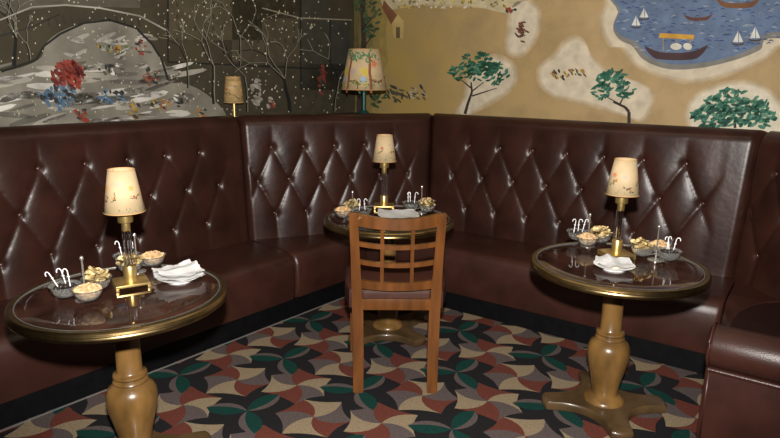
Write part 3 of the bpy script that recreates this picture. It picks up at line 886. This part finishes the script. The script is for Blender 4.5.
def winter_tree(x, y, h, seed, w=3.0, light=(.20, .19, .14), lay=6, which='A'):
    r = random.Random(seed); M_ = Mural(which, lay)
    dark = (.010, .010, .009)
    def br(x, y, a, L, w, dep):
        n = 3; pts = [(x, y)]; aa = a
        for q in range(n):
            aa += r.uniform(-.16, .16); x += math.cos(aa) * L / n; y -= math.sin(aa) * L / n; pts.append((x, y))
        ws = [w * (1 - .35 * q / n) for q in range(n + 1)]
        M_.line(pts, ws, dark)
        if dep < 4 and r.random() < .75: M_.line([(p[0] + ws[0] * .35, p[1] - .2) for p in pts], max(.5, w * .25), light, 1)
        if dep > 0:
            for k in range(2 if dep < 4 else 3):
                br(x, y, aa + r.choice((-1, 1)) * r.uniform(.25, .65) * (1 if k else -1), L * r.uniform(.6, .82), w * .62, dep - 1)
    br(x, y, PI / 2 + r.uniform(-.12, .12), h * .40, w, 4 if w > 3.5 else 3)
    return M_
mA = thing('mural', 'dark snowy night park painting on the left wall above the banquette', 'mural')
mC = thing('mural', 'ochre park painting with blue boating pond on the right wall', 'mural')
tA = -nA; tC = -nC
rr = random.Random(12)
# --- left wall: far buildings, snow bank, winter trees, snowfall
m_ = Mural('A', 1)
m_.poly([(-60, -20), (140, -20), (140, 8), (60, 6), (-60, 22)], (.075, .068, .050))
for (x0, y0, x1, y1, c) in [(168, -20, 262, 40, (.062, .051, .031)), (232, -20, 300, 62, (.056, .047, .029)), (262, -20, 302, 18, (.075, .062, .038)), (300, -20, 330, 90, (.036, .034, .026)), (330, 20, 350, 90, (.032, .032, .026)), (168, 64, 345, 112, (.040, .034, .022))]:
    m_.poly([(x0, y0), (x1, y0), (x1, y1), (x0, y1)], c, 1)
for y in (2, 14, 26, 38):
    for x in range(176, 298, 9):
        if rr.random() < .6: m_.poly([(x, y), (x + 2.4, y + .4), (x + 2.4, y + 5), (x, y + 5)], (.036, .031, .021), 2)
m_.line([(168, -20), (168, 62), (345, 70)], 1.6, (.012, .012, .011), 3)
m_.line([(262, 8), (300, 18), (352, 20)], 1.2, (.20, .18, .13), 3); m_.line([(300, -20), (301, 90)], 1.6, (.012, .012, .011), 3)
m_.line([(330, 20), (331, 90)], 1.2, (.012, .012, .011), 3)
m_.done('painted_buildings', PAINT, mA, tA)
m_ = Mural('A', 4)
m_.smooth([(-70, 75), (0, 72), (38, 60), (47, 42), (66, 29), (100, 20), (135, 29), (154, 47), (166, 66), (169, 82), (182, 83), (200, 90), (218, 104), (227, 118), (228, 140), (-70, 150)], (.165, .155, .125))
for _ in range(80):
    x = rr.uniform(-10, 190); y = rr.uniform(66, 124)
    m_.dab(x, y, rr.uniform(10, 26), rr.uniform(1.5, 4), rr.uniform(-.35, .1), rr.choice([(.42, .40, .36), (.28, .26, .22), (.09, .085, .07), (.46, .44, .40), (.17, .16, .135), (.11, .10, .085)]), 1)
for _ in range(30):
    x = rr.uniform(70, 150); y = rr.uniform(34, 70)
    m_.dab(x, y, rr.uniform(6, 14), rr.uniform(1, 2.6), rr.uniform(-.6, .3), rr.choice([(.38, .36, .31), (.16, .15, .12), (.30, .28, .25)]), 1)
# footbridge outline over the frozen stream
m_.line([(-60, 82), (0, 72), (36, 60), (44, 46), (60, 34), (84, 23), (110, 20), (136, 28), (152, 44), (162, 60), (168, 80)], 2.2, (.014, .014, .013), 3)
m_.line([(-60, 30), (0, 20), (32, 7), (66, 5), (100, 8), (140, 16), (166, 30)], 1.6, (.26, .25, .21), 3)
m_.line([(-60, 45), (0, 36), (34, 26), (60, 14)], 1.4, (.02, .02, .018), 3)
for q in range(13):
    x = 48 + q * 7.5; y = 27 - 9 * math.sin(PI * (q + 2) / 16); m_.line([(x, y - 5), (x + 2, y + 3)], 1.5, (.03, .028, .022), 3)
m_.done('painted_snow_bank', SNOWP, mA, tA)
# loose dabs of colour on the snow
m_ = Mural('A', 8)
RED, BLU, OCH, DRK, WHT = (.20, .035, .022), (.06, .11, .17), (.30, .18, .03), (.03, .03, .028), (.5, .48, .44)
def clump(x, y, sx, sy, cols, n, seed, small=2.2):
    r = random.Random(seed)
    for q in range(n):
        ra = 1.7 * math.sqrt(r.random()); rt_ = r.uniform(0, 2 * PI)
        m_.dab(x + ra * math.cos(rt_) * sx, y + ra * math.sin(rt_) * sy, small * r.uniform(.8, 1.8), small * r.uniform(.4, .8), r.uniform(.2, 1.4), r.choice(cols), q % 3)
clump(68, 75, 9, 8, [RED, RED, (.22, .04, .028), (.13, .025, .02), (.09, .02, .018)], 80, 1, 3.2)
clump(58, 96, 11, 7, [BLU, BLU, (.09, .14, .2), DRK], 60, 2, 2.8)
clump(112, 96, 8, 4, [BLU, (.08, .13, .19), DRK], 22, 3, 2.2)
clump(112, 48, 9, 3, [OCH, RED, (.10, .12, .06), DRK], 20, 4, 1.9)
clump(141, 48, 3, 5, [RED, DRK], 10, 5, 1.8)
clump(112, 70, 8, 3, [DRK, (.08, .06, .04), WHT], 14, 6, 1.8)
clump(151, 76, 4, 6, [(.16, .07, .04), DRK, RED], 16, 7, 2)
clump(82, 114, 4, 6, [RED, (.16, .07, .04), DRK], 20, 8, 2.2)
clump(134, 110, 4, 5, [OCH, DRK, (.16, .1, .04)], 14, 9, 1.9)
clump(160, 103, 5, 4, [(.25, .09, .03), OCH, DRK], 16, 10, 1.9)
clump(182, 101, 6, 4, [DRK, (.12, .1, .08), WHT], 16, 11, 1.9)
clump(201, 113, 3, 3, [(.3, .12, .03), DRK], 8, 12, 1.8)
clump(256, 92, 2.6, 8, [(.28, .26, .22), (.22, .2, .17)], 22, 13, 2.4)
clump(271, 103, 2.5, 3, [(.28, .26, .22), (.2, .05, .03)], 9, 14, 2)
clump(322, 80, 1.8, 9, [(.16, .03, .025), (.12, .03, .02), DRK], 24, 15, 2.2)
m_.done('painted_shrub', PAINT, mA, tA)
for (x, y, h, sd, w) in [(14, 66, 70, 3, 4.5), (30, 60, 42, 5, 2.5), (214, 104, 96, 8, 3.4), (247, 112, 90, 13, 2.4), (290, 112, 84, 17, 3.8), (240, 66, 70, 21, 2.2), (334, 112, 84, 30, 2.4), (188, 88, 66, 44, 2.2)]:
    winter_tree(x, y, h, sd, w).done('painted_tree', PAINT, mA, tA)
m_ = Mural('A', 11)
for _ in range(640):
    x = rr.uniform(-20, 346); y = rr.uniform(-6, 118)
    if x < 170 and rr.random() < .4: continue
    k = rr.uniform(.5, 1.05)
    m_.dab(x, y, .75 * k, 1.15 * k, rr.uniform(-.4, .4), rr.choice([(.50, .46, .36), (.40, .36, .27), (.30, .27, .2)]), 0, 6)
o = m_.done('painted_snow_dots', PAINT, mA, tA); o['kind'] = 'stuff'
# --- right wall
CREAM = (.47, .41, .31); GRN = [(.020, .085, .045), (.03, .12, .07), (.012, .05, .03), (.05, .15, .10)]
m_ = Mural('C', 1)
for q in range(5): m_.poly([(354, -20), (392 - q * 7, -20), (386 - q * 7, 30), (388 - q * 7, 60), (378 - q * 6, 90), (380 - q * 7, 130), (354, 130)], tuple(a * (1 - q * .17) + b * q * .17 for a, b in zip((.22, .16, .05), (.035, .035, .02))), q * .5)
m_.soft([(380, -20), (384, 0), (392, 9), (420, 5), (450, 4), (478, 7), (500, 12), (512, 8), (522, 1), (528, -20)], (.40, .34, .21), (.31, .22, .11))
m_.soft([(512, 6), (522, 1), (534, 8), (537, 20), (533, 36), (524, 50), (514, 52), (508, 45), (512, 28)], CREAM, (.31, .22, .11))
m_.soft([(486, 62), (498, 60), (510, 66), (513, 78), (506, 90), (492, 98), (478, 107), (464, 115), (460, 108), (468, 95), (472, 76)], CREAM, (.31, .22, .11))
m_.soft([(543, 68), (556, 58), (566, 46), (576, 40), (586, 46), (592, 60), (604, 72), (622, 78), (640, 84), (650, 96), (640, 118), (620, 112), (598, 104), (575, 98), (556, 94), (544, 84)], CREAM, (.31, .22, .11))
m_.soft([(692, 126), (690, 112), (698, 98), (714, 90), (738, 85), (758, 88), (772, 98), (780, 112), (784, 134), (690, 134)], (.52, .47, .37), (.31, .22, .11))
m_.soft([(606, 30), (604, 18), (610, 4), (620, -20), (900, -20), (900, 66), (790, 44), (764, 56), (738, 68), (700, 78), (672, 76), (640, 64), (626, 48), (614, 46)], CREAM, (.31, .22, .11))
for _ in range(90):
    m_.dab(rr.uniform(392, 508), rr.uniform(-4, 8), rr.uniform(.8, 2.2), rr.uniform(.6, 1.3), rr.uniform(0, 3), rr.choice([(.45, .30, .04), (.28, .22, .08), (.5, .46, .36), (.18, .13, .05)]), 4)
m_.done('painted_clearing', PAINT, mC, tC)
m_ = Mural('C', 5)
m_.smooth([(613, 28), (618, 12), (628, -20), (900, -20), (900, 55), (778, 38), (760, 50), (735, 60), (700, 68), (668, 69), (644, 60), (632, 46), (620, 40)], (.16, .155, .14))
m_.smooth([(614, 26), (620, 11), (630, -20), (900, -20), (900, 48), (778, 32), (758, 45), (733, 56), (700, 63), (670, 64), (648, 56), (636, 42), (622, 36)], (.095, .135, .215), 1)
for _ in range(330):
    x = rr.uniform(618, 800); y = rr.uniform(-8, 60)
    if x < 636 and y > 36: continue
    if y > 62 - abs(x - 690) * .22: continue
    m_.line([(x - 2.6, y + rr.uniform(-.5, .5)), (x, y - 1), (x + 2.6, y + rr.uniform(-.5, .5))], [.4, 1.3, .4], rr.choice([(.035, .055, .15), (.05, .075, .17), (.22, .26, .31), (.07, .10, .19)]), 2)
m_.done('painted_pond', PAINT, mC, tC)
def boat(x, y, L, sail, hull, sails=True, canopy=None):
    m = Mural('C', 9)
    m.smooth([(x - L * .54, y - L * .13), (x - L * .3, y - L * .04), (x, y - L * .02), (x + L * .3, y - L * .05), (x + L * .55, y - L * .15), (x + L * .40, y + L * .05), (x + L * .2, y + L * .10), (x - L * .2, y + L * .10), (x - L * .4, y + L * .05)], hull)
    if sails:
        m.poly([(x - L * .4, y - L * .16), (x + L * .02, y - L * 1.05), (x + L * .02, y - L * .14)], sail, 1)
        m.poly([(x + L * .08, y - L * .14), (x + L * .08, y - L * .9), (x + L * .4, y - L * .16)], sail, 1)
    if canopy:
        m.poly([(x - L * .28, y - L * .36), (x + L * .32, y - L * .33), (x + L * .30, y - L * .25), (x - L * .3, y - L * .28)], canopy, 1)
        for k in (-.22, .0, .24): m.line([(x + k * L, y - L * .28), (x + k * L, y - L * .06)], .8, (.3, .2, .06), 1)
        m.dab(x, y - L * .13, L * .1, L * .06, 0, (.5, .48, .42), 2); m.dab(x + L * .2, y - L * .13, L * .08, L * .06, .3, (.5, .48, .42), 2)
    m.done('painted_boat', PAINT, mC, tC)
SAIL = (.48, .48, .44); HUL = (.06, .04, .035)
boat(636, 27, 11, SAIL, HUL); boat(644, 19, 11, SAIL, HUL); boat(738, 44, 13, SAIL, HUL); boat(755, 40, 13, SAIL, HUL)
boat(676, 54, 58, SAIL, (.05, .028, .03), False, (.45, .25, .04)); boat(698, 18, 26, SAIL, (.09, .04, .03), False); boat(738, 4, 40, SAIL, (.13, .06, .03), False)
def leafy(trunk, w, blobs, seed, n, limbs=(), sz=2.6, which='C', cols=GRN):
    m = Mural(which, 7); r = random.Random(seed)
    m.line(trunk, w, (.035, .026, .022))
    for l in limbs: m.line(l, [1.7, .7], (.035, .026, .022))
    for (x, y, sx, sy) in blobs:
        for q in range(n):
            a = r.uniform(0, 2 * PI); k = math.sqrt(r.random())
            m.dab(x + sx * k * math.cos(a), y + sy * k * math.sin(a), sz * r.uniform(.8, 1.6), sz * r.uniform(.35, .6), r.uniform(-1.2, .5), r.choice(cols), 1 + q % 2, 7)
    m.done('painted_tree', PAINT, mC if which == 'C' else mA, tC if which == 'C' else tA)
leafy([(465, 114), (468, 103), (472, 92), (471, 82)], [3.2, 2.6, 2.2, 1.4], [(477, 60, 16, 8), (461, 72, 12, 8), (496, 74, 13, 11), (479, 72, 14, 8), (490, 66, 12, 8)], 5, 34, [[(471, 88), (459, 78)], [(471, 92), (484, 82)], [(472, 96), (497, 88)]])
leafy([(629, 124), (629, 112), (625, 107), (613, 102)], [3.4, 3.2, 2.6, 1.5], [(613, 82, 18, 10), (602, 91, 10, 8), (625, 90, 10, 9), (613, 76, 12, 6)], 6, 32, [[(625, 107), (605, 96)], [(620, 104), (626, 92)]], 2.6, 'C', [(.03, .12, .08), (.05, .16, .11), (.02, .07, .05)])
leafy([(735, 128), (735, 118)], [3, 2], [(733, 104, 28, 15), (712, 116, 20, 12), (754, 114, 22, 14), (738, 112, 26, 14)], 7, 62, [], 3.4, 'C', [(.03, .12, .08), (.05, .16, .11), (.02, .07, .05), (.09, .2, .14)])
leafy([(360, 118), (360, 80), (364, 40), (362, -12)], [7, 6, 5, 5], [(372, 14, 9, 12), (362, 4, 10, 8), (378, 96, 8, 12), (371, 30, 6, 8)], 9, 16, [[(362, 50), (376, 30)], [(362, 30), (380, 8)]], 2.6, 'C', [(.04, .07, .03), (.03, .055, .03), (.06, .08, .03)])
# small hut, autumn shrubs
m_ = Mural('C', 7)
m_.poly([(384, 0), (396, 14), (403, 22), (391, 24), (382, 8)], (.14, .06, .03)); m_.poly([(392, 23), (398, 14), (404, 22), (403, 38), (394, 38)], (.36, .26, .10), 1)
m_.poly([(396, 27), (400, 27), (400, 38), (396, 38)], (.10, .07, .03), 2)
m_.done('painted_hut', PAINT, mC, tC)
m_ = Mural('C', 7)
clump(521, 32, 3.5, 7, [(.15, .05, .03), (.10, .04, .03), (.04, .03, .03)], 20, 31, 1.9)
clump(511, 10, 3, 2, [DRK, RED], 8, 32, 1.7)
clump(560, 75, 5, 2.5, [(.15, .07, .03), OCH, DRK], 14, 33, 1.7); clump(577, 73, 5, 3, [(.18, .06, .03), OCH, (.05, .08, .04)], 14, 34, 1.7)
clump(395, 94, 5, 5, [DRK, (.06, .05, .03), (.04, .05, .03)], 22, 35, 2); clump(417, 93, 8, 4, [(.30, .26, .16), DRK, (.10, .08, .05)], 24, 36, 1.8)
m_.done('painted_shrub', PAINT, mC, tC)

# ------------------------------------------------------------------ light
def lamp(name, kind, loc, energy, col, **k):
    d = bpy.data.lights.new(name, kind); d.energy = energy; d.color = col
    for a, b in k.items(): setattr(d, a, b)
    o = bpy.data.objects.new(name, d); COL.objects.link(o); o.location = loc; return o
fl = lamp('camera_flash', 'SPOT', (0.01, 0.02, CH + .25), 760, (1, .955, .90), shadow_soft_size=.035, spot_size=math.radians(95), spot_blend=.6)
fl.rotation_euler = (math.radians(90 - 10), 0, 0)
a1 = lamp('ceiling_glow', 'AREA', (0, 1.6, 2.65), 5, (1, .82, .60), shape='RECTANGLE', size=3.2); a1.data.size_y = 3.0
w1 = lamp('mural_wash', 'AREA', (0.5, 3.0, 2.66), 8, (1, .85, .62), shape='RECTANGLE', size=2.4); w1.data.size_y = .5
w1.rotation_euler = (math.radians(55), 0, 0)
w = bpy.data.worlds.new('room_dusk'); scene.world = w; w.use_nodes = True
bg = w.node_tree.nodes['Background']; bg.inputs[0].default_value = (1, .85, .68, 1); bg.inputs[1].default_value = .012
scene.view_settings.view_transform = 'Standard'; scene.view_settings.look = 'None'; scene.view_settings.exposure = 0
